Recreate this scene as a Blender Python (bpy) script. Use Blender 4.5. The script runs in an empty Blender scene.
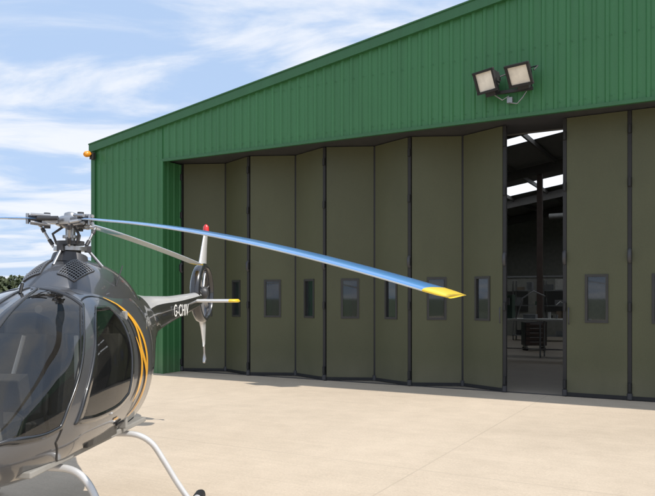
import bpy, math, random
import numpy as np
from mathutils import Vector, Matrix
random.seed(4)
sc = bpy.context.scene
D2R = math.radians

# ---------------------------------------------------------------- materials
def new_mat(name):
    m = bpy.data.materials.new(name); m.use_nodes = True
    return m, m.node_tree.nodes, m.node_tree.links, m.node_tree.nodes["Principled BSDF"]

def simple(name, col, rough=0.6, metal=0.0, coat=0.0, var=0.12, nscale=6.0, bump=0.0, bscale=60.0, spec=0.5):
    m, n, l, b = new_mat(name)
    tc = n.new("ShaderNodeTexCoord")
    nz = n.new("ShaderNodeTexNoise"); nz.inputs["Scale"].default_value = nscale; nz.inputs["Detail"].default_value = 6
    l.new(tc.outputs["Object"], nz.inputs["Vector"])
    mp = n.new("ShaderNodeMapRange"); mp.inputs[1].default_value = 0.3; mp.inputs[2].default_value = 0.7
    mp.inputs[3].default_value = 1 - var; mp.inputs[4].default_value = 1 + var
    l.new(nz.outputs["Fac"], mp.inputs[0])
    mx = n.new("ShaderNodeVectorMath"); mx.operation = 'SCALE'; mx.inputs[0].default_value = col
    l.new(mp.outputs[0], mx.inputs["Scale"])
    l.new(mx.outputs[0], b.inputs["Base Color"])
    b.inputs["Roughness"].default_value = rough
    b.inputs["Metallic"].default_value = metal
    b.inputs["Coat Weight"].default_value = coat
    b.inputs["Coat Roughness"].default_value = 0.04
    b.inputs["Specular IOR Level"].default_value = spec
    if bump > 0:
        n2 = n.new("ShaderNodeTexNoise"); n2.inputs["Scale"].default_value = bscale; n2.inputs["Detail"].default_value = 4
        l.new(tc.outputs["Object"], n2.inputs["Vector"])
        bp = n.new("ShaderNodeBump"); bp.inputs["Strength"].default_value = bump; bp.inputs["Distance"].default_value = 0.01
        l.new(n2.outputs["Fac"], bp.inputs["Height"]); l.new(bp.outputs[0], b.inputs["Normal"])
    return m

def streaky(name, col, rough, var=0.12, pitch=1.0, tint=0.05, stretch=(5, 5, 0.35)):
    """painted sheet: faint run-off streaks, blotches, slight tint change sheet to sheet, dust near the ground"""
    m, n, l, b = new_mat(name)
    tc = n.new("ShaderNodeTexCoord")
    mp = n.new("ShaderNodeMapping"); mp.inputs["Scale"].default_value = stretch
    l.new(tc.outputs["Object"], mp.inputs["Vector"])
    a = n.new("ShaderNodeTexNoise"); a.inputs["Scale"].default_value = 1.6; a.inputs["Detail"].default_value = 7
    l.new(mp.outputs[0], a.inputs["Vector"])
    c = n.new("ShaderNodeTexNoise"); c.inputs["Scale"].default_value = 60; c.inputs["Detail"].default_value = 3
    l.new(tc.outputs["Object"], c.inputs["Vector"])
    ad = n.new("ShaderNodeMath"); ad.operation = 'MULTIPLY_ADD'; ad.inputs[1].default_value = 0.8
    l.new(c.outputs["Fac"], ad.inputs[0]); l.new(a.outputs["Fac"], ad.inputs[2])
    r = n.new("ShaderNodeMapRange"); r.inputs[1].default_value = 0.60; r.inputs[2].default_value = 1.2
    r.inputs[3].default_value = 1 - var; r.inputs[4].default_value = 1 + var
    l.new(ad.outputs[0], r.inputs[0])
    sep = n.new("ShaderNodeSeparateXYZ"); l.new(tc.outputs["Object"], sep.inputs[0])
    dv = n.new("ShaderNodeMath"); dv.operation = 'DIVIDE'; dv.inputs[1].default_value = pitch; l.new(sep.outputs[0], dv.inputs[0])
    fl_ = n.new("ShaderNodeMath"); fl_.operation = 'FLOOR'; l.new(dv.outputs[0], fl_.inputs[0])
    wn = n.new("ShaderNodeTexWhiteNoise"); wn.noise_dimensions = '1D'; l.new(fl_.outputs[0], wn.inputs["W"])
    tr_ = n.new("ShaderNodeMapRange"); tr_.inputs[3].default_value = 1 - tint; tr_.inputs[4].default_value = 1 + tint; l.new(wn.outputs["Value"], tr_.inputs[0])
    mu = n.new("ShaderNodeMath"); mu.operation = 'MULTIPLY'; l.new(r.outputs[0], mu.inputs[0]); l.new(tr_.outputs[0], mu.inputs[1])
    s = n.new("ShaderNodeVectorMath"); s.operation = 'SCALE'; s.inputs[0].default_value = col
    l.new(mu.outputs[0], s.inputs["Scale"])
    dz = n.new("ShaderNodeMapRange"); dz.interpolation_type = 'SMOOTHSTEP'; dz.inputs[1].default_value = 0.0; dz.inputs[2].default_value = 0.7; dz.inputs[3].default_value = 0.30; dz.inputs[4].default_value = 0.0
    l.new(sep.outputs[2], dz.inputs[0])
    dm = n.new("ShaderNodeMath"); dm.operation = 'MULTIPLY'; l.new(dz.outputs[0], dm.inputs[0]); l.new(a.outputs["Fac"], dm.inputs[1])
    mx = n.new("ShaderNodeMix"); mx.data_type = 'RGBA'; l.new(dm.outputs[0], mx.inputs[0]); l.new(s.outputs[0], mx.inputs[6]); mx.inputs[7].default_value = (0.32, 0.27, 0.20, 1)
    l.new(mx.outputs[2], b.inputs["Base Color"])
    b.inputs["Roughness"].default_value = rough
    bp = n.new("ShaderNodeBump"); bp.inputs["Strength"].default_value = 0.25; bp.inputs["Distance"].default_value = 0.006
    l.new(c.outputs["Fac"], bp.inputs["Height"]); l.new(bp.outputs[0], b.inputs["Normal"])
    return m

def glass(name, tint, transp, rough=0.03, tcol=(0.75, 0.78, 0.8)):
    m, n, l, b = new_mat(name)
    b.inputs["Base Color"].default_value = (*tint, 1); b.inputs["Roughness"].default_value = rough
    tr = n.new("ShaderNodeBsdfTransparent"); tr.inputs["Color"].default_value = (*tcol, 1)
    gl = n.new("ShaderNodeBsdfGlossy"); gl.inputs["Roughness"].default_value = rough
    fr = n.new("ShaderNodeFresnel"); fr.inputs["IOR"].default_value = 1.65
    m1 = n.new("ShaderNodeMixShader"); m1.inputs[0].default_value = transp
    l.new(b.outputs[0], m1.inputs[1]); l.new(tr.outputs[0], m1.inputs[2])
    m2 = n.new("ShaderNodeMixShader")
    l.new(fr.outputs[0], m2.inputs[0]); l.new(m1.outputs[0], m2.inputs[1]); l.new(gl.outputs[0], m2.inputs[2])
    l.new(m2.outputs[0], n["Material Output"].inputs["Surface"])
    return m

M = {}
M['green'] = streaky("green_cladding", (0.039, 0.165, 0.058), 0.45, 0.10, 1.0, 0.035)
M['green_trim'] = streaky("green_trim", (0.030, 0.125, 0.046), 0.42, 0.08, 3.0, 0.03)
M['door'] = streaky("olive_door", (0.072, 0.076, 0.037), 0.6, 0.09, 0.953, 0.04, (1.2, 1.2, 0.6))
M['black'] = simple("black_rubber", (0.012, 0.012, 0.013), 0.6)
M['winframe'] = simple("window_frame", (0.028, 0.028, 0.026), 0.5)
M['doorglass'] = glass("door_glass", (0.03, 0.035, 0.04), 0.45)
M['steel'] = simple("galvanised_steel", (0.32, 0.32, 0.33), 0.4, 0.7)
M['darksteel'] = simple("dark_steel", (0.06, 0.06, 0.065), 0.45, 0.3)
M['red_steel'] = simple("red_oxide_steel", (0.10, 0.07, 0.06), 0.6)
M['rafter'] = simple("grey_rafter_paint", (0.09, 0.085, 0.08), 0.6)
M['liner'] = simple("liner_sheet", (0.15, 0.15, 0.145), 0.7)
M['backwall'] = simple("inner_wall", (0.20, 0.20, 0.18), 0.8)
M['orange'] = simple("orange_lens", (0.75, 0.28, 0.02), 0.3)
M['white'] = simple("white_paint", (0.75, 0.75, 0.73), 0.5)
M['lampglass'] = simple("lamp_glass", (0.72, 0.68, 0.60), 0.25, 0.0, 0.6, 0.2, 5)
M['wood'] = simple("bench_wood", (0.30, 0.24, 0.18), 0.7)
M['greybox'] = simple("grey_box", (0.24, 0.25, 0.26), 0.6)
M['green_mc'] = simple("green_machine_paint", (0.07, 0.12, 0.09), 0.5)
M['paint'] = simple("grey_metallic_paint", (0.115, 0.118, 0.128), 0.34, 0.55, 1.0, 0.03)
M['boomblack'] = simple("black_gloss_paint", (0.018, 0.018, 0.02), 0.25, 0.0, 1.0, 0.03)
M['silver'] = simple("silver_paint_and_sunlit_top", (0.62, 0.62, 0.62), 0.3, 0.2, 0.5, 0.03)
M['hubmetal'] = simple("machined_metal", (0.42, 0.42, 0.43), 0.3, 0.85, 0, 0.1)
M['seal'] = simple("seal_black", (0.01, 0.01, 0.011), 0.5)
M['gold'] = simple("gold_stripe", (0.72, 0.36, 0.03), 0.35, 0, 0.6, 0.04)
M['yellow'] = simple("yellow_tip", (0.80, 0.55, 0.03), 0.4, 0, 0.3, 0.08)
M['blue'] = simple("blade_sky_reflection", (0.08, 0.25, 0.55), 0.28, 0, 0.6, 0.08, 3)  # blue of the sky reflected on the blades, put into their base colour
M['bladegrey'] = simple("blade_grey", (0.42, 0.43, 0.43), 0.45, 0, 0.2, 0.05)
M['bladelight'] = simple("blade_leading_edge", (0.55, 0.60, 0.64), 0.35, 0.2, 0.2, 0.08)
M['red'] = simple("red_beacon", (0.65, 0.03, 0.03), 0.25, 0, 0.6)
M['canopy'] = glass("canopy_glass", (0.03, 0.03, 0.03), 0.80, 0.015, (0.86, 0.86, 0.84))
M['seat'] = simple("seat_leather", (0.06, 0.057, 0.052), 0.45, bump=0.2)
M['cabin'] = simple("cabin_trim", (0.27, 0.26, 0.24), 0.6)
M['trunk'] = simple("bark", (0.07, 0.05, 0.035), 0.9)

m, n, l, b = new_mat("rooflight_grp")
tr = n.new("ShaderNodeBsdfTranslucent"); tr.inputs["Color"].default_value = (0.88, 0.90, 0.90, 1)
mx = n.new("ShaderNodeMixShader"); mx.inputs[0].default_value = 0.8
b.inputs["Base Color"].default_value = (0.7, 0.72, 0.72, 1)
l.new(b.outputs[0], mx.inputs[1]); l.new(tr.outputs[0], mx.inputs[2]); l.new(mx.outputs[0], n["Material Output"].inputs[0])
M['rooflight'] = m

m, n, l, b = new_mat("foliage")
tc = n.new("ShaderNodeTexCoord"); nz = n.new("ShaderNodeTexNoise"); nz.inputs["Scale"].default_value = 0.5; nz.inputs["Detail"].default_value = 8
l.new(tc.outputs["Object"], nz.inputs["Vector"])
cr = n.new("ShaderNodeValToRGB"); cr.color_ramp.elements[0].position = 0.35; cr.color_ramp.elements[1].position = 0.68
cr.color_ramp.elements[0].color = (0.02, 0.035, 0.012, 1); cr.color_ramp.elements[1].color = (0.065, 0.08, 0.03, 1)
l.new(nz.outputs["Fac"], cr.inputs[0]); l.new(cr.outputs[0], b.inputs["Base Color"]); b.inputs["Roughness"].default_value = 0.7
M['leaf'] = m

def concrete(name, c1, c2, joint, rough=0.85):
    m, n, l, b = new_mat(name)
    tc = n.new("ShaderNodeTexCoord")
    def noise(scale, detail=8, rough_=0.6, vec=None):
        z = n.new("ShaderNodeTexNoise"); z.inputs["Scale"].default_value = scale; z.inputs["Detail"].default_value = detail
        z.inputs["Roughness"].default_value = rough_
        l.new(vec or tc.outputs["Object"], z.inputs["Vector"]); return z.outputs["Fac"]
    big = noise(0.18, 9, .65); mid = noise(2.6, 10, .7); fine = noise(38, 5, 0.75)
    mp = n.new("ShaderNodeMapping"); mp.inputs["Scale"].default_value = (0.4, 9.0, 1)
    l.new(tc.outputs["Object"], mp.inputs["Vector"])
    brush = noise(1.6, 8, 0.7, mp.outputs[0])
    def madd(a, k, c):
        x = n.new("ShaderNodeMath"); x.operation = 'MULTIPLY_ADD'; l.new(a, x.inputs[0]); x.inputs[1].default_value = k
        if isinstance(c, float): x.inputs[2].default_value = c
        else: l.new(c, x.inputs[2])
        return x.outputs[0]
    s = madd(fine, 0.45, madd(mid, 0.30, madd(brush, 0.18, madd(big, 0.50, -0.21))))
    cr = n.new("ShaderNodeValToRGB")
    cr.color_ramp.elements[0].position = 0.30; cr.color_ramp.elements[0].color = (*c1, 1)
    cr.color_ramp.elements[1].position = 0.70; cr.color_ramp.elements[1].color = (*c2, 1)
    l.new(s, cr.inputs[0])
    out = cr.outputs[0]
    if joint:
        sep = n.new("ShaderNodeSeparateXYZ"); l.new(tc.outputs["Object"], sep.inputs[0])
        ms = []
        for ax, per, off in ((0, 5.2, 2.1), (1, 4.6, 1.3)):
            a = n.new("ShaderNodeMath"); a.operation = 'ADD'; a.inputs[1].default_value = off + 520 * 1.0; l.new(sep.outputs[ax], a.inputs[0])
            p = n.new("ShaderNodeMath"); p.operation = 'PINGPONG'; p.inputs[1].default_value = per / 2; l.new(a.outputs[0], p.inputs[0])
            t = n.new("ShaderNodeMath"); t.operation = 'LESS_THAN'; t.inputs[1].default_value = 0.010; l.new(p.outputs[0], t.inputs[0])
            ms.append(t.outputs[0])
        mxx = n.new("ShaderNodeMath"); mxx.operation = 'MAXIMUM'; l.new(ms[0], mxx.inputs[0]); l.new(ms[1], mxx.inputs[1])
        k = n.new("ShaderNodeMath"); k.operation = 'MULTIPLY'; l.new(mid, k.inputs[1]); l.new(mxx.outputs[0], k.inputs[0])
        k2 = n.new("ShaderNodeMath"); k2.operation = 'MULTIPLY'; k2.inputs[1].default_value = 0.36; l.new(k.outputs[0], k2.inputs[0])
        mc = n.new("ShaderNodeMix"); mc.data_type = 'RGBA'; l.new(k2.outputs[0], mc.inputs[0]); l.new(out, mc.inputs[6])
        mc.inputs[7].default_value = (0.16, 0.13, 0.10, 1); out = mc.outputs[2]
        st_ = noise(1.3, 5, .55); sr = n.new("ShaderNodeMapRange"); sr.interpolation_type = 'SMOOTHSTEP'
        sr.inputs[1].default_value = .60; sr.inputs[2].default_value = .76; sr.inputs[3].default_value = 0; sr.inputs[4].default_value = .18; l.new(st_, sr.inputs[0])
        mc2 = n.new("ShaderNodeMix"); mc2.data_type = 'RGBA'; l.new(sr.outputs[0], mc2.inputs[0]); l.new(out, mc2.inputs[6]); mc2.inputs[7].default_value = (0.25, 0.20, 0.15, 1); out = mc2.outputs[2]
    l.new(out, b.inputs["Base Color"]); b.inputs["Roughness"].default_value = rough
    bp = n.new("ShaderNodeBump"); bp.inputs["Strength"].default_value = 0.35; bp.inputs["Distance"].default_value = 0.012
    l.new(fine, bp.inputs["Height"]); l.new(bp.outputs[0], b.inputs["Normal"])
    return m
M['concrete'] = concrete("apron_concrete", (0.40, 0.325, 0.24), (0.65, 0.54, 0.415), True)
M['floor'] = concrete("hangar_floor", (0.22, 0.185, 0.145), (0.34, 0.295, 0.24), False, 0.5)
m, n, l, b = new_mat("grass_field")
tc = n.new("ShaderNodeTexCoord"); nz = n.new("ShaderNodeTexNoise"); nz.inputs["Scale"].default_value = 0.08; nz.inputs["Detail"].default_value = 10
l.new(tc.outputs["Object"], nz.inputs["Vector"]); cr = n.new("ShaderNodeValToRGB")
cr.color_ramp.elements[0].color = (0.06, 0.085, 0.025, 1); cr.color_ramp.elements[1].color = (0.13, 0.14, 0.05, 1)
l.new(nz.outputs["Fac"], cr.inputs[0]); l.new(cr.outputs[0], b.inputs["Base Color"]); b.inputs["Roughness"].default_value = 0.9
M['grass'] = m

# ---------------------------------------------------------------- mesh builder
class MB:
    def __init__(s): s.v = []; s.f = []; s.mi = []; s.mats = []; s.sm = []
    def mid(s, mat):
        m = M[mat]
        if m not in s.mats: s.mats.append(m)
        return s.mats.index(m)
    def add(s, vs, fs, mat, smooth=False, mi=None):
        o = len(s.v); s.v += [tuple(map(float, v)) for v in vs]
        k = s.mid(mat)
        for i, f in enumerate(fs):
            s.f.append(tuple(j + o for j in f)); s.mi.append(k if mi is None else s.mid(mi[i])); s.sm.append(smooth)
    def box(s, c, d, mat, rot=None):
        x, y, z = [q / 2 for q in d]
        vs = [Vector(p) for p in ((-x,-y,-z),(x,-y,-z),(x,y,-z),(-x,y,-z),(-x,-y,z),(x,-y,z),(x,y,z),(-x,y,z))]
        if rot is not None: vs = [rot @ v for v in vs]
        vs = [v + Vector(c) for v in vs]
        s.add(vs, [(0,3,2,1),(4,5,6,7),(0,1,5,4),(1,2,6,5),(2,3,7,6),(3,0,4,7)], mat)
    def tube(s, pts, r, mat, seg=12, caps=True):
        pts = [Vector(p) for p in pts]; nP = len(pts)
        rs = r if isinstance(r, (list, tuple)) else [r] * nP
        t0 = (pts[1] - pts[0]).normalized()
        up = Vector((0, 0, 1)) if abs(t0.z) < 0.9 else Vector((1, 0, 0))
        a = t0.cross(up).normalized(); vs = []; fs = []
        for i, p in enumerate(pts):
            t = (pts[min(i + 1, nP - 1)] - pts[max(i - 1, 0)]).normalized()
            a = (a - t * a.dot(t)).normalized(); bb = t.cross(a)
            for k in range(seg):
                an = 2 * math.pi * k / seg
                vs.append(p + (a * math.cos(an) + bb * math.sin(an)) * rs[i])
        for i in range(nP - 1):
            for k in range(seg):
                k2 = (k + 1) % seg
                fs.append((i * seg + k, i * seg + k2, (i + 1) * seg + k2, (i + 1) * seg + k))
        s.add(vs, fs, mat, True)
        if caps:
            s.add([vs[k] for k in range(seg)], [tuple(reversed(range(seg)))], mat)
            s.add([vs[(nP - 1) * seg + k] for k in range(seg)], [tuple(range(seg))], mat)
    def obj(s, name, parent=None, bevel=0.0):
        me = bpy.data.meshes.new(name); me.from_pydata(s.v, [], s.f)
        for mm in s.mats: me.materials.append(mm)
        me.polygons.foreach_set("material_index", s.mi); me.polygons.foreach_set("use_smooth", s.sm); me.update()
        o = bpy.data.objects.new(name, me); sc.collection.objects.link(o)
        if parent: o.parent = parent
        if bevel > 0:
            bv = o.modifiers.new("bevel", 'BEVEL'); bv.width = bevel; bv.segments = 2; bv.limit_method = 'ANGLE'; bv.angle_limit = D2R(50)
        return o

def empty(name, loc, rz=0.0):
    e = bpy.data.objects.new(name, None); sc.collection.objects.link(e); e.location = loc; e.rotation_euler = (0, 0, rz); return e

# ---------------------------------------------------------------- ground
def sheet(name, x0, x1, y0, y1, z, mat, rz=0, loc=(0, 0, 0)):
    b_ = MB(); b_.add([(x0, y0, z), (x1, y0, z), (x1, y1, z), (x0, y1, z)], [(0, 1, 2, 3)], mat)
    o = b_.obj(name); o.rotation_euler = (0, 0, rz); o.location = loc; return o
RZ = math.atan2(-0.486, 0.874)
A = (-3.39, 16.3, 0)
sheet("ground", -1500, 1500, -1500, 1500, -0.008, 'grass')
sheet("concrete_apron", -25, 50, -45, 27, 0.0, 'concrete', RZ, A)

# ---------------------------------------------------------------- hangar
H = empty("aircraft_hangar", A, RZ)
SL = 0.16; S0 = -2.14; SM = 10.0; S1 = 22.14; DF = -0.637; ZO = 4.79
def verge(s): return 5.33 + SL * ((s - S0) if s < SM else (S1 - s))
def ribbed(mb, s0, s1, w, zb, ztf, mat, axis='s', pitch=0.2, depth=0.028):
    pts = []; s = s0
    while s < s1 - 1e-6:
        for ds, o in ((0, 0), (0.115, 0), (0.135, 1), (0.18, 1)):
            if s + ds < s1: pts.append((s + ds, o))
        s += pitch
    pts.append((s1, 0)); vs = []; fs = []
    for i, (a, o) in enumerate(pts):
        if axis == 's': p = (a, w - o * depth)
        else: p = (w + o * depth, a)
        vs.append((*p, zb)); vs.append((*p, ztf(a)))
    for i in range(len(pts) - 1):
        fs.append((2*i, 2*i+2, 2*i+3, 2*i+1))
    mb.add(vs, fs, mat)
cl = MB()
ribbed(cl, S0, 0, DF, 0.0, verge, 'green', depth=.022)
ribbed(cl, 0, 20, DF, ZO, verge, 'green', depth=.022)
ribbed(cl, 20, S1, DF, 0.0, verge, 'green', depth=.022)
ribbed(cl, DF + 0.03, 0.6, 0.0, 0.0, lambda a: ZO, 'green', 'w', 0.2, 0.010)
s = S0 + .157
while s < 20:
    for z in ((0.6, 2.0, 3.5, 4.9) if s < 0 else (4.93, 5.9)):
        if z < verge(s) - .2: cl.tube([(s, DF - .020, z), (s, DF - .029, z)], .009, 'green_trim', 6)
    s += .2
cl.obj("front_cladding", H)
t = MB()
for sgn, (a, c) in ((1, (S0 - 0.12, SM)), (-1, (SM, S1 + 0.12))):
    za = 5.33 + SL * ((a - S0) if sgn > 0 else (S1 - a)); zc = 5.33 + SL * ((c - S0) if sgn > 0 else (S1 - c))
    y0, y1 = DF - 0.09, DF + 0.05
    for (h0, h1, f, bk) in ((-0.13, 0.05, y0, y1), (0.05, 0.075, y0 - 0.02, y1 + 0.2)):
        t.add([(a, f, za + h0), (c, f, zc + h0), (c, f, zc + h1), (a, f, za + h1), (a, bk, za + h0), (c, bk, zc + h0), (c, bk, zc + h1), (a, bk, za + h1)],
              [(0, 1, 2, 3), (5, 4, 7, 6), (3, 2, 6, 7), (1, 0, 4, 5), (0, 3, 7, 4), (2, 1, 5, 6)], 'green_trim')
t.box((S0 - 0.03, DF - 0.0, 2.6), (0.12, 0.09, 5.2), 'green_trim')
t.box((0.0, DF - 0.012, 2.39), (0.06, 0.06, 4.78), 'green')
t.box((10, DF - 0.0, ZO - 0.0), (20.0, 0.075, 0.06), 'green_trim')
t.box((20.0, DF - 0.0, 2.4), (0.1, 0.075, 4.8), 'green_trim')
t.obj("trim_flashings", H)
so = MB()
so.box((10, (DF + 0.75) / 2 + 0.03, ZO + 0.07), (20.2, 0.75 - DF, 0.08), 'darksteel')
so.box((10, 0.03, 0.002), (20, 0.05, 0.02), 'darksteel')
so.obj("door_track", H)
DB = 24.0
sh = MB()
sh.box((S0, (DF + DB) / 2 + 0.1, 2.65), (0.06, DB - DF, 5.3), 'green')
sh.box((S1, (DF + DB) / 2 + 0.1, 2.65), (0.06, DB - DF, 5.3), 'green')
sh.add([(S0, DB, 0), (S1, DB, 0), (S1, DB, 5.33), (SM, DB, verge(SM)), (S0, DB, 5.33)], [(0, 4, 3, 2, 1)], 'backwall')
sh.add([(S0, 0.76, ZO), (S1, 0.76, ZO), (S1, 0.76, 5.2), (SM, 0.76, verge(SM) - 0.1), (S0, 0.76, 5.2)], [(0, 1, 2, 3, 4)], 'liner')
sh.add([(S0, DF + 0.06, 0), (0, DF + 0.06, 0), (0, DF + 0.06, 5), (S0, DF + 0.06, 5)], [(0, 1, 2, 3)], 'liner')
bands = [(DF, 8.0, 'liner'), (8.0, 9.5, 'rooflight'), (9.5, 16.0, 'liner'), (16.0, 18.0, 'rooflight'), (18.0, DB, 'liner')]
for w0, w1, mt in bands:
    for a, c in ((S0 - 0.15, SM), (SM, S1 + 0.15)):
        za = 5.33 + SL * ((a - S0) if a < SM else (S1 - a)); zc = 5.33 + SL * ((c - S0) if c <= SM else (S1 - c))
        sh.add([(a, w0, za), (c, w0, zc), (c, w1, zc), (a, w1, za)], [(0, 1, 2, 3)], mt)
sh.obj("building_shell", H)
fr = MB()
for w in (1.2, 7.0, 12.8, 18.6, 23.6):
    for s in (S0 + 0.25, S1 - 0.25): fr.box((s, w, 2.6), (0.35, 0.18, 5.2), 'red_steel')
    for a, c in ((S0 + 0.1, SM), (SM, S1 - 0.1)):
        za, zc = verge(a) - 0.05, verge(c) - 0.05
        L = math.hypot(c - a, zc - za); R = Matrix.Rotation(-math.atan2(zc - za, c - a), 3, 'Y')
        fr.box(((a + c) / 2, w, (za + zc) / 2 - 0.22), (L, 0.16, 0.32), 'rafter', R)
for s in np.arange(S0 + 0.8, S1 - 0.5, 1.45):
    fr.box((s, 12, verge(s) - 0.10), (0.07, 23, 0.15), 'rafter')
fr.box((5.35, 13.0, 3.2), (0.18, 0.18, 6.2), 'red_steel')
fr.tube([(4.6, 18.3, 5.2), (7.2, 18.3, 5.2)], .12, 'liner')
fr.obj("steel_frame", H)
pt = MB()
pt.box((3.0, 19.0, 1.3), (5.5, 0.1, 2.6), 'backwall'); pt.box((3.0, 19.0, 2.65), (5.6, 0.16, 0.08), 'steel')
for k in range(3): pt.box((1.5 + 1.5*k, 18.93, 1.55), (1.1, 0.03, 0.9), 'winframe')
pt.obj("inner_partition", H)
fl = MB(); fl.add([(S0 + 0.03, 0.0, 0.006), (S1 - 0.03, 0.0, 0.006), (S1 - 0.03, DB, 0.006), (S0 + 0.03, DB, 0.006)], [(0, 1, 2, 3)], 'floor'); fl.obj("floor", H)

# ---- doors
PH = 4.805; PB = 0.035
hinges = []
sfront = [0.02, 1.907, 3.819, 5.704, 7.545]
for i, s in enumerate(sfront):
    hinges.append((s, 0.0))
    if i < 4: hinges.append(((s + sfront[i + 1]) / 2, 0.43))
left = hinges
right = [(8.587 + 1.0375 * k, 0.0) for k in range(12)]
def panel(mb, gl, p, q):
    p = Vector((*p, 0)); q = Vector((*q, 0)); d = q - p; W = d.length; e = d.normalized(); nn = Vector((e.y, -e.x, 0))
    def P(a, o, z): v = p + e * a + nn * o; return (v.x, v.y, z)
    th = 0.028; g = 0.035
    wc = W / 2; wa, wb = wc - 0.165, wc + 0.165; z0, z1 = 1.30, 2.08
    xs = [g, wa, wb, W - g]; zs = [PB, z0, z1, PH]
    for side, o in ((0, th), (1, -th)):
        for i in range(3):
            for j in range(3):
                if i == 1 and j == 1: continue
                qd = [P(xs[i], o, zs[j]), P(xs[i+1], o, zs[j]), P(xs[i+1], o, zs[j+1]), P(xs[i], o, zs[j+1])]
                mb.add(qd, [(0, 1, 2, 3) if not side else (3, 2, 1, 0)], 'door')
    for a in (g, W - g):
        mb.add([P(a, -th, PB), P(a, th, PB), P(a, th, PH), P(a, -th, PH)], [(0, 1, 2, 3)], 'door')
    mb.add([P(g, -th, PH), P(g, th, PH), P(W-g, th, PH), P(W-g, -th, PH)], [(0, 1, 2, 3)], 'door')
    R = Matrix.Rotation(math.atan2(e.y, e.x), 3, 'Z')
    def bx(a, o, z, dx, dy, dz, mt): mb.box(P(a, o, z), (dx, dy, dz), mt, R)
    fw = 0.042
    bx(wa, 0, (z0+z1)/2, fw, 2*th + 0.03, z1 - z0 + fw, 'winframe'); bx(wb, 0, (z0+z1)/2, fw, 2*th + 0.03, z1 - z0 + fw, 'winframe')
    bx(wc, 0, z0, 0.33 - fw, 2*th + 0.028, fw, 'winframe'); bx(wc, 0, z1, 0.33 - fw, 2*th + 0.028, fw, 'winframe')
    gl.add([P(wa, 0.004, z0), P(wb, 0.004, z0), P(wb, 0.004, z1), P(wa, 0.004, z1)], [(0, 1, 2, 3)], 'doorglass')
    bx(W/2, 0, 0.045, W - 2*g, 2*th + 0.012, 0.06, 'black')
for nm, hs in (("door_leaves_a", left), ("door_leaves_b", right)):
    mb, gl = MB(), MB()
    for i in range(len(hs) - 1): panel(mb, gl, hs[i], hs[i + 1])
    mb.obj(nm, H); gl.obj(nm + "_glazing", H)
hb = MB()
for hs in (left, right):
    for i, (s, w) in enumerate(hs):
        hb.box((s, w, 2.41), (0.058, 0.07, 4.78), 'black')
        if hs is right or i % 2 == 0:
            for z in (0.22, 1.55, 2.42, 3.62, 4.5):
                hb.tube([(s, w - 0.05, z - 0.07), (s, w - 0.05, z + 0.07)], 0.03, 'black', 10)
            hb.tube([(s, w - 0.03, 2.30), (s, w - 0.07, 2.34), (s, w - 0.07, 2.46), (s, w - 0.03, 2.5)], 0.035, 'darksteel', 8)
        hb.tube([(s, w - 0.03, 0.02), (s, w - 0.03, 0.12)], 0.045, 'darksteel', 10)
for s in (7.47, 8.66): hb.tube([(s, -0.06, 1.25), (s, -0.085, 1.28), (s, -0.085, 1.5), (s, -0.06, 1.53)], 0.012, 'darksteel', 8)
hb.obj("door_hinges_and_seals", H)

bc = MB()
bc.box((S0 + 0.02, DF - 0.1, 5.08), (0.10, 0.10, 0.16), 'winframe')
bc.tube([(S0 - 0.02, DF - 0.17, 5.10), (S0 - 0.02, DF - 0.19, 5.12), (S0 - 0.02, DF - 0.27, 5.10), (S0 - 0.02, DF - 0.31, 5.09)], [0.065, 0.075, 0.07, 0.04], 'orange', 16)
bc.obj("corner_beacon", H, 0.004)

def floodlight(s, z, yaw, tilt):
    e = empty("floodlight", (0, 0, 0)); e.parent = H; e.location = (s, DF - 0.30, z); e.rotation_euler = (tilt, 0, yaw)
    m_ = MB()
    w, h = 0.19, 0.17
    F = [(-w, -0.09, -h), (w, -0.09, -h), (w, -0.09, h), (-w, -0.09, h)]
    Bk = [(-w * .6, 0.13, -h * .55), (w * .6, 0.13, -h * .55), (w * .6, 0.13, h * .55), (-w * .6, 0.13, h * .55)]
    m_.add(F + Bk, [(4, 7, 6, 5), (0, 4, 5, 1), (1, 5, 6, 2), (2, 6, 7, 3), (3, 7, 4, 0)], 'black')
    for c, d in (((0, -0.10, h), (2*w + .05, .05, .04)), ((0, -0.10, -h), (2*w + .05, .05, .04)), ((-w, -0.10, 0), (.04, .05, 2*h)), ((w, -0.10, 0), (.04, .05, 2*h))):
        m_.box(c, d, 'black')
    m_.add([(-w, -0.093, -h), (w, -0.093, -h), (w, -0.093, h), (-w, -0.093, h)], [(0, 1, 2, 3)], 'lampglass')
    for k in range(5): m_.box((-0.1 + 0.05 * k, 0.15, 0), (0.012, 0.06, 0.16), 'black')
    m_.box((0, 0.01, -h - 0.05), (0.20, 0.14, 0.09), 'black')
    o = m_.obj("housing", e, 0.004)
    b2 = MB()
    b2.tube([(-w - .03, 0, 0), (-w - .03, .16, 0), (-w - .03, .2, 0), (w + .03, .2, 0), (w + .03, .16, 0), (w + .03, 0, 0)], 0.012, 'darksteel', 8)
    b2.obj("bracket", e)
    return e
floodlight(7.52, 5.38, D2R(-22), D2R(24))
floodlight(8.06, 5.42, D2R(-12), D2R(34))
cb = MB()
cb.tube([(7.55, DF - .13, 5.18), (7.7, DF - .12, 5.06), (7.80, DF - .1, 5.12), (7.84, DF - .1, 5.0), (7.95, DF - .12, 4.97), (8.04, DF - .12, 5.06), (8.10, DF - .1, 5.16)], 0.010, 'steel', 8)
cb.box((7.80, DF - 0.06, 5.21), (0.80, 0.05, 0.05), 'darksteel')
cb.box((7.82, DF - 0.08, 5.05), (0.09, 0.07, 0.09), 'steel')
cb.obj("floodlight_wiring", H)

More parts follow.
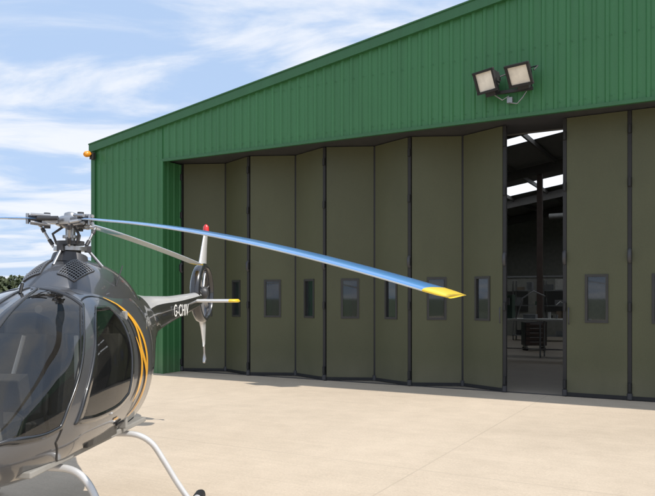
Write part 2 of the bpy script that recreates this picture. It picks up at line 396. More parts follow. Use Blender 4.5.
# ---------------------------------------------------------------- things inside the hangar
def W(s, w, z=0):
    v = Matrix.Rotation(RZ, 3, 'Z') @ Vector((s, w, z)); return (v.x + A[0], v.y + A[1], z)
wb = MB()
wb.box((0, 0, 1.08), (2.6, 0.7, 0.05), 'white')
for x in (-1.2, 0, 1.2):
    for y in (-.28, .28): wb.tube([(x, y, 0), (x, y, 1.05)], .025, 'steel', 8)
wb.tube([(-1.2, -.28, .25), (1.2, -.28, .25)], .018, 'steel', 8)
wb.box((-1.0, 0, 1.45), (.36, .35, .68), 'green_mc'); wb.box((-1.0, -.2, 1.6), (.22, .06, .2), 'greybox'); wb.box((-.35, .05, 1.17), (.35, .3, .12), 'greybox'); wb.tube([(.2, 0, 1.11), (.2, 0, 1.3)], .04, 'white'); wb.tube([(.38, 0.1, 1.11), (.38, .1, 1.22)], .04, 'greybox')
wb.tube([(-.7, -.2, 1.1), (-.5, -.25, 1.7), (-.2, -.2, 1.9), (.1, -.1, 1.75)], .02, 'steel')
wb.box((.9, 0, 1.17), (.5, .3, .10), 'white'); wb.tube([(.6, .2, 1.1), (.62, .2, 1.5), (.5, 0, 1.6), (.4, -.1, 1.5)], .013, 'white')
o = wb.obj("workbench", None, 0.006); o.location = W(6.5, 8.0); o.rotation_euler = (0, 0, RZ)
tb = MB()
tb.box((0, 0, .55), (.7, .45, .75), 'darksteel')
for k in range(5): tb.box((0, -.235, .26 + .145*k), (.64, .02, .12), 'red_steel'); tb.tube([(-.2, -.26, .29 + .145*k), (.2, -.26, .29 + .145*k)], .008, 'steel', 6)
for x in (-.28, .28):
    for y in (-.16, .16): tb.tube([(x, y-.02, .06), (x, y+.02, .06)], .06, 'black', 12)
for x in (-.28, .28): tb.box((x, 0, .14), (.05, .4, .08), 'steel')
o = tb.obj("tool_trolley", None, 0.006); o.location = W(5.7, 10.5); o.rotation_euler = (0, 0, RZ + .5)
sv = MB()
for x in (-1.2, 0, 1.2):
    for y in (-.25, .25): sv.box((x, y, 1.2), (.05, .05, 2.4), 'steel')
for z in (.2, .8, 1.4, 2.0):
    sv.box((0, 0, z), (2.5, .55, .04), 'greybox')
    for k in range(6):
        h = random.uniform(.12, .42)
        if random.random() < .8: sv.box((-1.0 + k * .4 + random.uniform(-.04, .04), random.uniform(-.06, .06), z + .02 + h / 2), (random.uniform(.14, .34), .35, h), random.choice(['white', 'green_mc', 'greybox', 'darksteel', 'wood', 'greybox']))
o = sv.obj("storage_shelf", None, 0.004); o.location = W(4.9, 16); o.rotation_euler = (0, 0, RZ)

# ---------------------------------------------------------------- helicopter
TH = math.atan2(-0.995, -0.09)
HC = empty("helicopter", (-2.02, 5.5, 0), TH)
XN = 1.95
ST = [(1.95, .86, .88, .0, 2), (1.93, .79, .95, .13, 2), (1.85, .69, 1.05, .27, 2.05), (1.70, .62, 1.17, .40, 2.1), (1.5, .575, 1.33, .49, 2.15), (1.25, .545, 1.50, .555, 2.2),
      (1.0, .53, 1.64, .595, 2.2), (.6, .525, 1.765, .605, 2.2), (.2, .53, 1.815, .585, 2.2), (-.3, .56, 1.83, .54, 2.2), (-.7, .66, 1.80, .44, 2.2), (-1.05, .86, 1.765, .33, 2.1),
      (-1.35, 1.09, 1.735, .24, 2.05), (-1.7, 1.29, 1.72, .175, 2), (-2.3, 1.41, 1.72, .145, 2), (-3.0, 1.50, 1.745, .115, 2), (-3.6, 1.58, 1.775, .08, 2)]
qs = np.array([math.sqrt(XN - s[0]) for s in ST]); SV = np.array([s[1:] for s in ST])
def hermite(q):
    q = min(max(q, 0.0), qs[-1]); i = min(max(int(np.searchsorted(qs, q)) - 1, 0), len(qs) - 2)
    h = qs[i+1] - qs[i]; t = (q - qs[i]) / h
    def sl(k):
        if k <= 0: return (SV[1] - SV[0]) / (qs[1] - qs[0])
        if k >= len(qs) - 1: return (SV[-1] - SV[-2]) / (qs[-1] - qs[-2])
        a = (SV[k] - SV[k-1]) / (qs[k] - qs[k-1]); b_ = (SV[k+1] - SV[k]) / (qs[k+1] - qs[k])
        return np.where(a * b_ > 0, 2 * a * b_ / (a + b_ + 1e-12 * np.sign(a + b_ + 1e-20)), 0)
    m0, m1 = sl(i), sl(i+1)
    return (2*t**3-3*t**2+1)*SV[i] + (t**3-2*t**2+t)*h*m0 + (-2*t**3+3*t**2)*SV[i+1] + (t**3-t**2)*h*m1
def surf(q, phi):
    zb, zt, hw, n_ = hermite(q)
    c, s = math.cos(phi), math.sin(phi)
    zc = zb + (zt - zb) * 0.47
    hh = (zt - zc) if s >= 0 else (zc - zb)
    y = hw * math.copysign(abs(c) ** (2 / n_), c); z = zc + hh * math.copysign(abs(s) ** (2 / n_), s)
    return Vector((XN - q * q, y, z))
def nrm(q, phi):
    e = 1e-3; a = surf(q + e, phi) - surf(max(q - e, 0), phi); b_ = surf(q, phi + e) - surf(q, phi - e)
    v = b_.cross(a)
    if v.length < 1e-12: return Vector((1, 0, 0))
    v.normalize(); p = surf(q, phi); zc = hermite(q)
    if v.dot(Vector((0.2, p.y, p.z - (zc[0] + zc[1]) / 2))) < 0: v = -v
    return v
def phz(x, z):
    q = math.sqrt(XN - x); zb, zt, hw, n_ = hermite(q); zc = zb + (zt - zb) * .47
    r = (z - zc) / ((zt - zc) if z > zc else (zc - zb)); r = max(-1, min(1, r))
    return (q, math.asin(math.copysign(abs(r) ** (n_ / 2), r)))
def phy(x, y):
    q = math.sqrt(XN - x); zb, zt, hw, n_ = hermite(q)
    return (q, math.acos(min(1, abs(y) / hw) ** (n_ / 2)))
def cat(pts, t):
    pts = [np.array(p, float) for p in pts]; k = len(pts) - 1; x = min(max(t, 0), 1) * k; i = min(int(x), k - 1); f = x - i
    p0 = pts[i-1] if i > 0 else 2*pts[0]-pts[1]; p3 = pts[i+2] if i + 2 <= k else 2*pts[k]-pts[k-1]; p1, p2 = pts[i], pts[i+1]
    return 0.5*((2*p1)+(-p0+p2)*f+(2*p0-5*p1+4*p2-p3)*f*f+(-p0+3*p1-3*p2+p3)*f**3)
def coons(L_, R_, Bt, Tp):
    def f(u, v):
        a = (1-u)*cat(L_, v) + u*cat(R_, v); b_ = (1-v)*cat(Bt, u) + v*cat(Tp, u)
        c = (1-u)*(1-v)*cat(L_, 0) + u*(1-v)*cat(R_, 0) + (1-u)*v*cat(L_, 1) + u*v*cat(R_, 1)
        return a + b_ - c
    return f
cenx = [1.80, 1.62, 1.4, 1.15, .9, .70, .56]
WL = [phy(x, .028) for x in cenx]
WR = [phz(1.27, .92), phz(1.20, 1.04), phz(1.08, 1.20), phz(.94, 1.36), phz(.78, 1.52), phy(.58, .37)]
WB = [WL[0], phz(1.79, .93), phz(1.66, .90), phz(1.46, .89), WR[0]]
WT = [WL[-1], phy(.56, .2), WR[-1]]
wind = coons(WL, WR, WB, WT)
DL = [phz(1.15, .92), phz(1.08, 1.05), phz(.97, 1.20), phz(.83, 1.36), phz(.67, 1.52), phy(.46, .40)]
DR = [phz(.26, .98), phz(.20, 1.15), phz(.17, 1.35), phz(.20, 1.55), phy(.30, .42)]
DBt = [DL[0], phz(.85, .895), phz(.5, .91), DR[0]]
DT = [DL[-1], DR[-1]]
doorw = coons(DL, DR, DBt, DT)
def polyof(f, e, k=26):
    P_ = [f(e + (1-2*e)*i/k, e) for i in range(k)] + [f(1-e, e + (1-2*e)*i/k) for i in range(k)]
    P_ += [f(1-e-(1-2*e)*i/k, 1-e) for i in range(k)] + [f(e, 1-e-(1-2*e)*i/k) for i in range(k)]
    return np.array(P_)
def inpoly(px, py, poly):
    ins = np.zeros(px.shape, bool); j = len(poly) - 1
    for i in range(len(poly)):
        xi, yi = poly[i]; xj, yj = poly[j]
        c = ((yi > py) != (yj > py)) & (px < (xj - xi) * (py - yi) / (yj - yi + 1e-15) + xi); ins ^= c; j = i
    return ins
polys = [polyof(wind, .035), polyof(doorw, .045)]
NQ, NP_ = 190, 144
qq = np.linspace(0.004, qs[-1], NQ); pp = np.linspace(-math.pi, math.pi, NP_ + 1)[:-1]
vs = [surf(q, p) for q in qq for p in pp]
qc = (qq[:-1] + qq[1:]) / 2; dp = pp[1] - pp[0]; pc = pp + dp / 2
QG, PG = np.meshgrid(qc, pc, indexing='ij')
PGm = np.where(PG > math.pi/2, math.pi - PG, np.where(PG < -math.pi/2, -math.pi - PG, PG))
cut = inpoly(QG, PGm, polys[0]) | inpoly(QG, PGm, polys[1])
fs = []; mi = []
for i in range(NQ - 1):
    for k in range(NP_):
        if cut[i, k]: continue
        k2 = (k + 1) % NP_; fs.append((i*NP_+k, (i+1)*NP_+k, (i+1)*NP_+k2, i*NP_+k2))
        x = XN - qc[i]**2
        mi.append('paint' if x > -1.25 else ('silver' if math.sin(pc[k]) > 0.62 else 'boomblack'))  # silver along the boom top paints in the sun's whitening; sides are black
fb = MB(); fb.add(vs, fs, 'paint', True, mi)
fb.add([vs[k] for k in range(NP_)], [tuple(range(NP_))], 'paint')
fb.obj("fuselage", HC)
def mir(v, s): return Vector((v.x, v.y * s, v.z))
gm = MB(); fm = MB()
for f in (wind, doorw):
    for sd in (1, -1):
        e = .02; N_ = 34; vv = []
        for i in range(N_ + 1):
            for j in range(N_ + 1):
                a = f(e + (1-2*e)*i/N_, e + (1-2*e)*j/N_); vv.append(mir(surf(*a) + nrm(*a) * .002, sd))
        ff = [(i*(N_+1)+j, (i+1)*(N_+1)+j, (i+1)*(N_+1)+j+1, i*(N_+1)+j+1) for i in range(N_) for j in range(N_)]
        gm.add(vv, ff, 'canopy', True)
        e2 = .05 if f is wind else .07
        o_, i_ = polyof(f, 0, 40), polyof(f, e2, 40); nn_ = len(o_); vv = []
        for k in range(nn_):
            for P_, off in ((o_, .001), (o_, .008), (i_, .008), (i_, -.004)):
                vv.append(mir(surf(*P_[k]) + nrm(*P_[k]) * off, sd))
        ff = []
        for k in range(nn_):
            k2 = (k + 1) % nn_
            for r in range(3): ff.append((4*k+r, 4*k2+r, 4*k2+r+1, 4*k+r+1))
        fm.add(vv, ff, 'boomblack', True)
gm.obj("canopy_glass", HC); fm.obj("window_frames", HC)
def ribbon(mb, pts, w, mat, off=.004, sd=1, n_=60, closed=False):
    P_ = [cat(pts, i / n_) for i in range(n_ + 1)]; S_ = [surf(*p) for p in P_]; vv = []
    for i in range(n_ + 1):
        t_ = (S_[min(i+1, n_)] - S_[max(i-1, 0)]).normalized(); nn_ = nrm(*P_[i]); sdv = t_.cross(nn_).normalized()
        ww = w(i / n_) if callable(w) else w
        for k in (-1, 1): vv.append(mir(S_[i] + sdv * k * ww / 2 + nn_ * off, sd))
    mb.add(vv, [(2*i, 2*i+1, 2*i+3, 2*i+2) for i in range(n_)], mat, True)
rb = MB()
for sd in (1, -1):
    ribbon(rb, [phz(1.30, .84), phz(1.24, .98), phz(1.12, 1.20), phz(.98, 1.36), phz(.82, 1.52), phy(.55, .34), phy(.3, .34), phz(.10, 1.6), phz(.05, 1.3), phz(.08, 1.0), phz(.22, .70), phz(.7, .66), phz(1.1, .68), phz(1.30, .84)], .012, 'seal', .0035, sd, 120)
    ribbon(rb, [phz(-.35, 1.72), phz(-.40, 1.4), phz(-.36, 1.0), phz(-.3, .75)], .01, 'seal', .003, sd)
    g = lambda t: .012 + .040 * math.sin(math.pi * min(1, max(0, t)))
    ribbon(rb, [phz(.22, 1.70), phz(.05, 1.62), phz(-.10, 1.45), phz(-.17, 1.22), phz(-.12, 1.0), phz(.02, .84), phz(.12, .80)], g, 'gold', .006, sd)
    ribbon(rb, [phz(.12, 1.66), phz(-.02, 1.5), phz(-.03, 1.3), phz(-.14, 1.1), phz(-.08, .92), phz(.04, .82)], g, 'gold', .008, sd)
    ribbon(rb, [phz(.06, 1.40), phz(.0, 1.2), phz(.06, 1.02), phz(.16, .92)], g, 'gold', .010, sd)
    ribbon(rb, [phz(.50, .84), phz(.40, .84)], .02, 'gold', .006, sd, 6)
    rb.tube([mir(surf(*phz(.36, .78)) + Vector((0, .012, 0)), sd), mir(surf(*phz(.22, .78)) + Vector((0, .016, 0)), sd)], .010, 'seal', 8)
rb.obj("seams_and_stripes", HC)
nl = MB()
nl.tube([surf(*phz(1.86, .80)), surf(*phz(1.86, .80)) + Vector((.03, 0, 0))], .05, 'lampglass', 16)
nl.obj("landing_light", HC)
fa = MB(); F_ = [(.50, 1.66, .10, 1.72), (.42, 1.66, .20, 1.82), (.28, 1.66, .27, 1.93), (.12, 1.66, .30, 1.995), (-.05, 1.66, .31, 2.01), (-.3, 1.66, .30, 2.0), (-.6, 1.66, .26, 1.95), (-.9, 1.62, .20, 1.86), (-1.15, 1.58, .12, 1.77), (-1.3, 1.55, .04, 1.70)]
vv = []; NK = 28
def fsurf(t, a):
    x, zb, hw, zt = cat(F_, t); c, s = math.cos(a), math.sin(a)
    return Vector((x, max(hw, .01) * math.copysign(abs(c) ** .75, c) * (1.0 + .35 * (1 - s)) * .88, zb + (zt - zb) * abs(s) ** .8))
for i in range(61):
    for k in range(NK + 1): vv.append(fsurf(i / 60, math.pi * k / NK))
fa.add(vv, [(i*(NK+1)+k, (i+1)*(NK+1)+k, (i+1)*(NK+1)+k+1, i*(NK+1)+k+1) for i in range(60) for k in range(NK)], 'paint', True)
def foff(t, a, o):
    p = fsurf(t, a); u_ = fsurf(t + .004, a) - fsurf(t - .004, a); v_ = fsurf(t, a + .01) - fsurf(t, a - .01); n__ = u_.cross(v_).normalized()
    if n__.z < 0: n__ = -n__
    return p + n__ * o
for sd in (1, -1):
    def ga(v): return math.pi/2 - sd * (.22 + .62 * v)
    def gt(u): return .17 + .17 * u
    vv = [foff(gt(i/10), ga(j/10), .003) for i in range(11) for j in range(11)]
    fa.add(vv, [(i*11+j, (i+1)*11+j, (i+1)*11+j+1, i*11+j+1) for i in range(10) for j in range(10)], 'seal', True)
    for k in range(9):
        fa.tube([foff(gt((k+.5)/9), ga(j/8), .007) for j in range(9)], .0025, 'hubmetal', 6)
    for k in range(1, 8):
        fa.tube([foff(gt(j/8), ga(k/8), .009) for j in range(9)], .002, 'hubmetal', 6)
    rim = [foff(gt(i/8), ga(0), .006) for i in range(9)] + [foff(gt(1), ga(j/8), .006) for j in range(1, 9)] + [foff(gt(1-i/8), ga(1), .006) for i in range(1, 9)] + [foff(gt(0), ga(1-j/8), .006) for j in range(1, 9)]
    fa.tube(rim, .007, 'paint', 8)
fa.tube([(.02, 0, 1.95), (.0, 0, 2.03)], [.15, .13], 'darksteel', 24)
fa.obj("mast_fairing", HC)
rh = MB(); HZ = 2.30
rh.tube([(0, 0, 1.98), (0, 0, HZ + .06)], .038, 'hubmetal', 20)
rh.tube([(0, 0, 2.07), (0, 0, 2.10)], .125, 'hubmetal', 28); rh.tube([(0, 0, 2.115), (0, 0, 2.145)], .105, 'darksteel', 28); rh.tube([(0, 0, 2.02), (0, 0, 2.07)], .08, 'darksteel', 24)
rh.tube([(0, 0, 2.17), (0, 0, 2.19)], .06, 'hubmetal', 20)
rh.tube([(0, 0, HZ - .05), (0, 0, HZ - .03), (0, 0, HZ + .02), (0, 0, HZ + .04)], [.06, .11, .11, .07], 'hubmetal', 24)
rh.tube([(0, 0, HZ + .04), (0, 0, HZ + .065), (0, 0, HZ + .075)], [.05, .045, .02], 'hubmetal', 20)
bang = [(-44, (.08, .0253), 4.5), (84.5, (.03, .006), 4), (205, (.02, .005), -6)]
for k in range(3):
    a = D2R(120 * k + 20) - TH; c, s = math.cos(a), math.sin(a)
    rh.tube([(c*.24, s*.24, 1.95), (c*.13, s*.13, 2.08)], .012, 'hubmetal', 8)
    rh.box((c*.13, s*.13, 2.085), (.05, .05, .05), 'darksteel', Matrix.Rotation(a, 3, 'Z'))
    a += 1.0; c, s = math.cos(a), math.sin(a)
    rh.tube([(c*.05, s*.05, 2.26), (c*.13, s*.13, 2.2), (c*.10, s*.10, 2.12)], .010, 'darksteel', 8)
for (wa_, (k1, k2_), pit) in bang:
    a = D2R(wa_) - TH; E = Vector((math.cos(a), math.sin(a), 0)); C = Vector((-math.sin(a), math.cos(a), 0)); Z = Vector((0, 0, 1))
    def PT(r, c, z): return E * r + C * c + Z * z
    def ctr(r): return HZ + .015 - k1 * max(0, r - .05) - k2_ * r * r
    rh.box(PT(.12, 0, HZ), (.18, .10, .045), 'hubmetal', Matrix.Rotation(a, 3, 'Z'))
    for sgn in (1, -1):
        rh.tube([PT(.15, .04 * sgn, HZ + .035), PT(.29, .036 * sgn, ctr(.29) + .028)], .013, 'hubmetal', 10)
        rh.tube([PT(.15, .04 * sgn, HZ - .035), PT(.29, .036 * sgn, ctr(.29) - .028)], .013, 'hubmetal', 10)
    rh.tube([PT(.17, 0, HZ - .06), PT(.17, 0, HZ + .06)], .024, 'darksteel', 12)
    rh.tube([PT(.20, 0, ctr(.20)), PT(.30, 0, ctr(.30))], [.038, .028], 'darksteel', 14)
    for r in (.27, .31): rh.tube([PT(r, 0, ctr(r) - .04), PT(r, 0, ctr(r) + .04)], .013, 'hubmetal', 10)
    rh.tube([PT(.10, .12, HZ + .01), PT(.24, .055, HZ + .01)], .018, 'darksteel', 10)
    rh.tube([PT(.12, -.07, 2.10), PT(.21, -.11, HZ - .03)], .010, 'hubmetal', 8)
    rh.tube([PT(.125, -.073, 2.12), PT(.15, -.084, 2.16)], .016, 'darksteel', 8); rh.tube([PT(.185, -.10, 2.22), PT(.20, -.105, 2.25)], .016, 'darksteel', 8)
    rh.tube([PT(.21, -.11, HZ - .03), PT(.24, -.03, HZ - .01)], .016, 'hubmetal', 8)
    bl = MB(); rr = [.25, .32, .45, .65] + list(np.linspace(.9, 3.3, 22)) + [3.44, 3.46, 3.52, 3.56, 3.585]
    prof = [(-.5, 0), (-.485, .028), (-.44, .05), (-.34, .066), (-.2, .07), (0, .058), (.25, .034), (.5, .004), (.5, -.004), (.25, -.012), (0, -.03), (-.2, -.042), (-.34, -.044), (-.44, -.036), (-.485, -.02)]
    vv = []; np2 = len(prof)
    for r in rr:
        ch = .175 * (min(1, .40 + max(0, r - .25) / .40 * .60)); ch *= (1 if r < 3.50 else (1 - (r - 3.50) * 2.5))
        tw = D2R(pit) * (1 if r > .65 else (r - .25) / .40)
        for (c_, z_) in prof:
            cc = c_ * ch; zz = z_ * .155 * (1 if r < 3.55 else .7)
            vv.append(PT(r, cc * math.cos(tw) - zz * math.sin(tw), ctr(r) + cc * math.sin(tw) + zz * math.cos(tw)))
    ff = []; mm = []
    for i in range(len(rr) - 1):
        for k in range(np2):
            kk = (k + 1) % np2; ff.append((i*np2+k, i*np2+kk, (i+1)*np2+kk, (i+1)*np2+k))
            rm = (rr[i] + rr[i+1]) / 2
            mm.append('yellow' if rm > 3.45 else ('bladelight' if k in (0, 14) else ('blue' if (k < 7 or rm < .9) else 'bladegrey')))
    ff.append(tuple(range(np2))); mm.append('bladegrey'); ff.append(tuple((len(rr)-1)*np2 + k for k in reversed(range(np2)))); mm.append('yellow')
    bl.add(vv, ff, 'blue', True, mm)
    ob = bl.obj("rotor_blade", HC)
rh.obj("rotor_head", HC, 0.002)
tl = MB(); TX, TZ = -3.86, 1.77
prof = [(.33, -.11), (.34, -.125), (.36, -.12), (.39, -.08), (.40, -.0), (.39, .08), (.36, .12), (.34, .125), (.33, .11), (.32, .0)]
vv = []; ns = 56
for i in range(ns):
    a = 2*math.pi*i/ns
    for r, y in prof: vv.append((TX + r*math.cos(a), y*.55, TZ + r*math.sin(a)))
npf = len(prof)
tl.add(vv, [(i*npf+k, ((i+1) % ns)*npf+k, ((i+1) % ns)*npf+(k+1) % npf, i*npf+(k+1) % npf) for i in range(ns) for k in range(npf)], 'boomblack', True)
tl.tube([(TX, -.08, TZ), (TX, -.05, TZ), (TX, .05, TZ), (TX, .08, TZ)], [.05, .08, .08, .04], 'darksteel', 20)
for k in range(7):
    a = 2*math.pi*k/7 + .2; R = Matrix.Rotation(-a, 3, 'Y')
    tl.box(Vector((TX, .0, TZ)) + R @ Vector((.20, 0, 0)), (.23, .012, .05), 'steel', R @ Matrix.Rotation(.6, 3, 'X'))
for k in range(3):
    a = 2*math.pi*k/3 + .5; tl.tube([(TX + .06*math.cos(a), -.05, TZ + .06*math.sin(a)), (TX + .33*math.cos(a), -.05, TZ + .33*math.sin(a))], .012, 'darksteel', 8)
def fin(mb, secs, mat, thick=.09, nk=16):
    vv = []
    for (xl, xt, z) in secs:
        for k in range(nk):
            a = 2*math.pi*k/nk; t_ = (1 - math.cos(a)) / 2
            x = xl + (xt - xl) * t_; yy = thick * math.sqrt(max(t_, 0)) * (1 - t_) * 1.3 * (abs(xt-xl) / .4) * (1 if a < math.pi else -1)
            vv.append((x, yy, z))
    n_ = len(secs)
    ff = [(i*nk+k, i*nk+(k+1) % nk, (i+1)*nk+(k+1) % nk, (i+1)*nk+k) for i in range(n_-1) for k in range(nk)]
    ff += [tuple(range(nk)), tuple((n_-1)*nk+k for k in reversed(range(nk)))]
    mb.add(vv, ff, mat, True)
fin(tl, [(-3.68, -4.06, 2.10), (-3.74, -4.08, 2.2), (-3.84, -4.10, 2.38), (-3.94, -4.14, 2.55), (-3.98, -4.14, 2.60)], 'silver', .065)
fin(tl, [(-3.72, -4.04, 1.41), (-3.80, -4.04, 1.3), (-3.87, -4.02, 1.14), (-3.90, -4.0, 1.05)], 'silver', .06)
tl.tube([(-4.05, 0, 2.59), (-4.05, 0, 2.62), (-4.05, 0, 2.67), (-4.05, 0, 2.70)], [.035, .04, .038, .015], 'red', 16)
tl.tube([(-4.05, 0, 2.585), (-4.05, 0, 2.60)], [.045, .045], 'darksteel', 16)
tl.tube([(-3.95, 0, 1.07), (-3.97, 0, .96), (-3.98, 0, .88), (-3.95, .0, .83)], [.014, .012, .026, .018], 'hubmetal', 10)
tl.obj("tail_fin_and_shrouded_rotor", HC)
hs = MB()
for sd in (1, -1):
    vv = []; nk = 16; secs = [(0.05, -3.22, -3.52), (.5, -3.24, -3.50), (.52, -3.24, -3.50), (.56, -3.25, -3.49), (.60, -3.29, -3.47)]
    for (y, xl, xt) in secs:
        for k in range(nk):
            a = 2*math.pi*k/nk; t_ = (1 - math.cos(a)) / 2
            vv.append((xl + (xt-xl)*t_, sd*y, 1.66 + .055*math.sqrt(t_)*(1-t_)*1.3*(1 if a < math.pi else -.6)))
    ff = [(i*nk+k, i*nk+(k+1) % nk, (i+1)*nk+(k+1) % nk, (i+1)*nk+k) for i in range(4) for k in range(nk)] + [tuple(64 + k for k in range(nk))]
    mm = ['silver']*nk + ['yellow']*(3*nk + 1)
    hs.add(vv, ff, 'silver', True, mm)
hs.obj("horizontal_stabiliser", HC)
for sd in (1, -1):
    cu = bpy.data.curves.new("registration", 'FONT'); cu.body = "G-CHIV"; cu.size = .19; cu.align_x = 'CENTER'; cu.align_y = 'CENTER'; cu.extrude = .001; cu.space_character = 1.05
    to = bpy.data.objects.new("registration_text", cu); sc.collection.objects.link(to)
    cu.materials.append(M['white']); to.parent = HC
    ex = Vector((-1, -.05*1, 0.0)).normalized() if sd == 1 else Vector((1, -.05, 0)).normalized()
    ez = Vector((-.05, 1, 0)).normalized() if sd == 1 else Vector((-.05, -1, 0)).normalized()
    ey = ez.cross(ex)
    Rm = Matrix((ex, ey, ez)).transposed()
    to.matrix_local = Matrix.Translation((-2.45, sd * .146, 1.555)) @ Rm.to_4x4()
sk = MB()
for sd in (1, -1):
    sk.tube([(1.95, sd*.91, .26), (1.85, sd*.91, .16), (1.72, sd*.91, .08), (1.55, sd*.91, .045), (.5, sd*.91, .04), (-.42, sd*.91, .04)], [.02, .028, .032, .035, .035, .035], 'silver', 16)
    sk.tube([(-.38, sd*.91, .04), (-.48, sd*.91, .045), (-.52, sd*.91, .05)], [.042, .045, .03], 'black', 16)
    for x0, dx in ((1.0, .12), (-.12, -.12)):
        pts = [(x0, sd*.30, .62), (x0 + dx*.1, sd*.48, .61), (x0 + dx*.3, sd*.60, .54), (x0 + dx*.5, sd*.69, .40), (x0 + dx*.75, sd*.79, .22), (x0 + dx, sd*.89, .06)]
        pts = [tuple(cat(pts, i/24)) for i in range(25)]
        sk.tube(pts, .024, 'silver', 14)
    sk.box((.55, sd*.91, .09), (.3, .09, .02), 'black')
sk.obj("landing_skids", HC)
an = MB()
an.tube([(-.10, .33, 1.80), (-.16, .36, 1.96)], .005, 'darksteel', 6); an.tube([(.75, 0, 1.73), (.72, 0, 1.80)], .012, 'black', 8)
an.tube([(1.93, 0.02, .86), (2.12, .02, .85)], .009, 'hubmetal', 8)
an.obj("antennas", HC)
ci = MB()
for sd in (1, -1):
    ci.box((.55, sd*.28, .78), (.50, .44, .16), 'seat'); ci.box((.24, sd*.28, 1.12), (.13, .44, .62), 'seat', Matrix.Rotation(-.18, 3, 'Y')); ci.box((.17, sd*.28, 1.50), (.10, .24, .17), 'seat', Matrix.Rotation(-.18, 3, 'Y'))
    ci.tube([(.85, sd*.28, .65), (.95, sd*.28, .95), (.93, sd*.28, 1.08)], .014, 'black', 8)
    ci.tube([(.33, sd*.20, 1.42), (.45, sd*.26, 1.0), (.62, sd*.36, .88)], .018, 'white', 6)
ci.box((.5, 0, .68), (1.9, .9, .04), 'cabin'); ci.box((1.32, 0, .88), (.22, .30, .44), 'cabin'); ci.box((1.25, 0, 1.13), (.12, .62, .20), 'seat', Matrix.Rotation(.25, 3, 'Y'))
for k in range(4):
    ci.tube([(1.186, -.21 + .14*k, 1.12), (1.176, -.21 + .14*k, 1.122)], .045, 'bladegrey', 16)
ci.box((.08, 0, 1.15), (.04, .98, .9), 'cabin')
ci.tube([(.2, 0, 1.5), (.3, 0, 1.58), (.5, 0, 1.62)], .03, 'cabin', 10)
ci.obj("cabin_interior", HC, 0.03)

# ---------------------------------------------------------------- distant trees
tm = MB(); rnd = random.Random(7)
def tree(mb, x, y, h, wd):
    mb.tube([(x, y, 0), (x + .1, y, h*.35), (x + rnd.uniform(-.3, .3), y, h*.7)], [.28*h/6, .2*h/6, .07], 'trunk', 8)
    for k in range(5):
        a = rnd.uniform(0, 6.28); mb.tube([(x, y, h*rnd.uniform(.25, .45)), (x + math.cos(a)*wd*.5, y + math.sin(a)*wd*.5, h*rnd.uniform(.5, .8))], [.09, .03], 'trunk', 6)
    cl_ = [(x + rnd.gauss(0, wd*.34), y + rnd.gauss(0, wd*.34), h*rnd.uniform(.30, .88), rnd.uniform(.16, .30)*wd) for _ in range(22)]
    for (cx, cy, cz, r) in cl_:
        for _ in range(70):
            d = Vector((rnd.gauss(0, 1), rnd.gauss(0, 1), rnd.gauss(0, 1))).normalized() * r * rnd.uniform(.55, 1.05)
            p = Vector((cx, cy, max(.2, cz + d.z*.8))) + Vector((d.x, d.y, 0)); u_ = Vector((rnd.gauss(0,1), rnd.gauss(0,1), rnd.gauss(0,1))).normalized(); v_ = u_.orthogonal().normalized(); s_ = rnd.uniform(.12, .26)
            mb.add([p - u_*s_ - v_*s_*.6, p + u_*s_ - v_*s_*.6, p + u_*s_ + v_*s_*.6, p - u_*s_ + v_*s_*.6], [(0, 1, 2, 3)], 'leaf')
for k in range(17):
    x = -70 + k*3.1 + rnd.uniform(-.8, .8); y = 80 + rnd.uniform(-4, 8)
    tree(tm, x, y, rnd.uniform(3.6, 5.0), rnd.uniform(3.0, 4.4))
tm.obj("distant_trees")

# ---------------------------------------------------------------- light, sky
EL = 50; az_in = D2R(2.0)
u = Vector((.874, -.486, 0)); win = Vector((.486, .874, 0))
hd = (u * math.cos(az_in) + win * math.sin(az_in)).normalized()
sd_ = Vector((hd.x * math.cos(D2R(EL)), hd.y * math.cos(D2R(EL)), math.sin(D2R(EL))))
sl = bpy.data.lights.new("sun", 'SUN'); sl.energy = 4.5; sl.angle = D2R(.53); sl.color = (1, .95, .88)
so_ = bpy.data.objects.new("sun", sl); sc.collection.objects.link(so_); so_.rotation_euler = sd_.to_track_quat('Z', 'Y').to_euler(); so_.location = (20, -10, 30)
w = bpy.data.worlds.new("World"); sc.world = w; w.use_nodes = True; n = w.node_tree.nodes; l = w.node_tree.links
bg = n["Background"]; sky = n.new("ShaderNodeTexSky"); sky.sky_type = 'NISHITA'; sky.sun_disc = False
sky.sun_elevation = D2R(EL); sky.sun_rotation = math.atan2(hd.x, hd.y); sky.air_density = 1.0; sky.dust_density = 1.5; sky.ozone_density = 1.2
tc = n.new("ShaderNodeTexCoord"); sep = n.new("ShaderNodeSeparateXYZ"); l.new(tc.outputs["Generated"], sep.inputs[0])
zz = n.new("ShaderNodeMath"); zz.operation = 'ADD'; zz.inputs[1].default_value = .14; l.new(sep.outputs[2], zz.inputs[0])
zm = n.new("ShaderNodeMath"); zm.operation = 'MAXIMUM'; zm.inputs[1].default_value = .05; l.new(zz.outputs[0], zm.inputs[0])
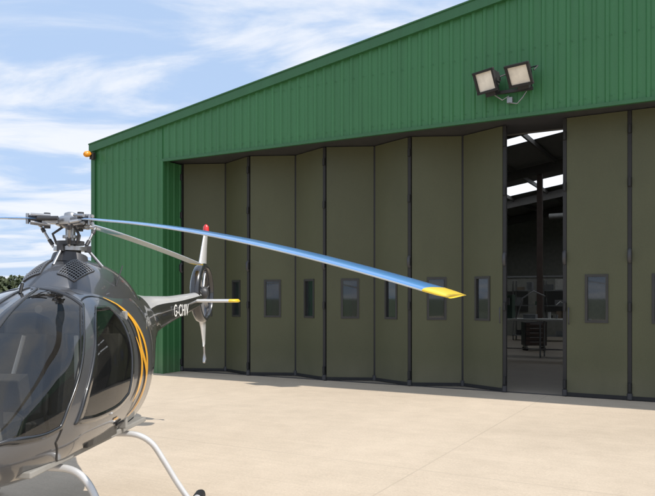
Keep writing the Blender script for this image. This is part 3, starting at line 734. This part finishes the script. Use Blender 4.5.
cmb = n.new("ShaderNodeCombineXYZ")
for i in (0, 1):
    d = n.new("ShaderNodeMath"); d.operation = 'DIVIDE'; l.new(sep.outputs[i], d.inputs[0]); l.new(zm.outputs[0], d.inputs[1]); l.new(d.outputs[0], cmb.inputs[i])
mpn = n.new("ShaderNodeMapping"); mpn.inputs["Scale"].default_value = (.9, 1.7, 1); mpn.inputs["Location"].default_value = (3.1, 1.7, 0); mpn.inputs["Rotation"].default_value = (0, 0, .5)
l.new(cmb.outputs[0], mpn.inputs[0])
nz = n.new("ShaderNodeTexNoise"); nz.inputs["Scale"].default_value = 1.5; nz.inputs["Detail"].default_value = 11; nz.inputs["Roughness"].default_value = .58; nz.inputs["Distortion"].default_value = .6
l.new(mpn.outputs[0], nz.inputs["Vector"])
mr = n.new("ShaderNodeMapRange"); mr.interpolation_type = 'SMOOTHSTEP'; mr.inputs[1].default_value = .38; mr.inputs[2].default_value = .64; mr.inputs[3].default_value = .0; mr.inputs[4].default_value = .92
l.new(nz.outputs["Fac"], mr.inputs[0])
hz = n.new("ShaderNodeMix"); hz.data_type = 'RGBA'; hz.inputs[0].default_value = .80; l.new(sky.outputs[0], hz.inputs[6]); hz.inputs[7].default_value = (5.4, 7.2, 10.2, 1)
mx = n.new("ShaderNodeMix"); mx.data_type = 'RGBA'; l.new(mr.outputs[0], mx.inputs[0]); l.new(hz.outputs[2], mx.inputs[6]); mx.inputs[7].default_value = (9.1, 9.4, 10.0, 1)
l.new(mx.outputs[2], bg.inputs[0]); bg.inputs[1].default_value = 0.103

# ---------------------------------------------------------------- camera
cam = bpy.data.cameras.new("camera"); co = bpy.data.objects.new("camera", cam); sc.collection.objects.link(co)
co.location = (0, 0, 1.7); co.rotation_euler = (D2R(90), 0, 0)
cam.sensor_width = 36; cam.lens = 36 * 700 / 655; cam.shift_y = 50 / 655; cam.clip_start = .05; cam.clip_end = 5000
sc.camera = co
sc.view_settings.view_transform = 'Standard'; sc.view_settings.look = 'None'; sc.view_settings.exposure = 0
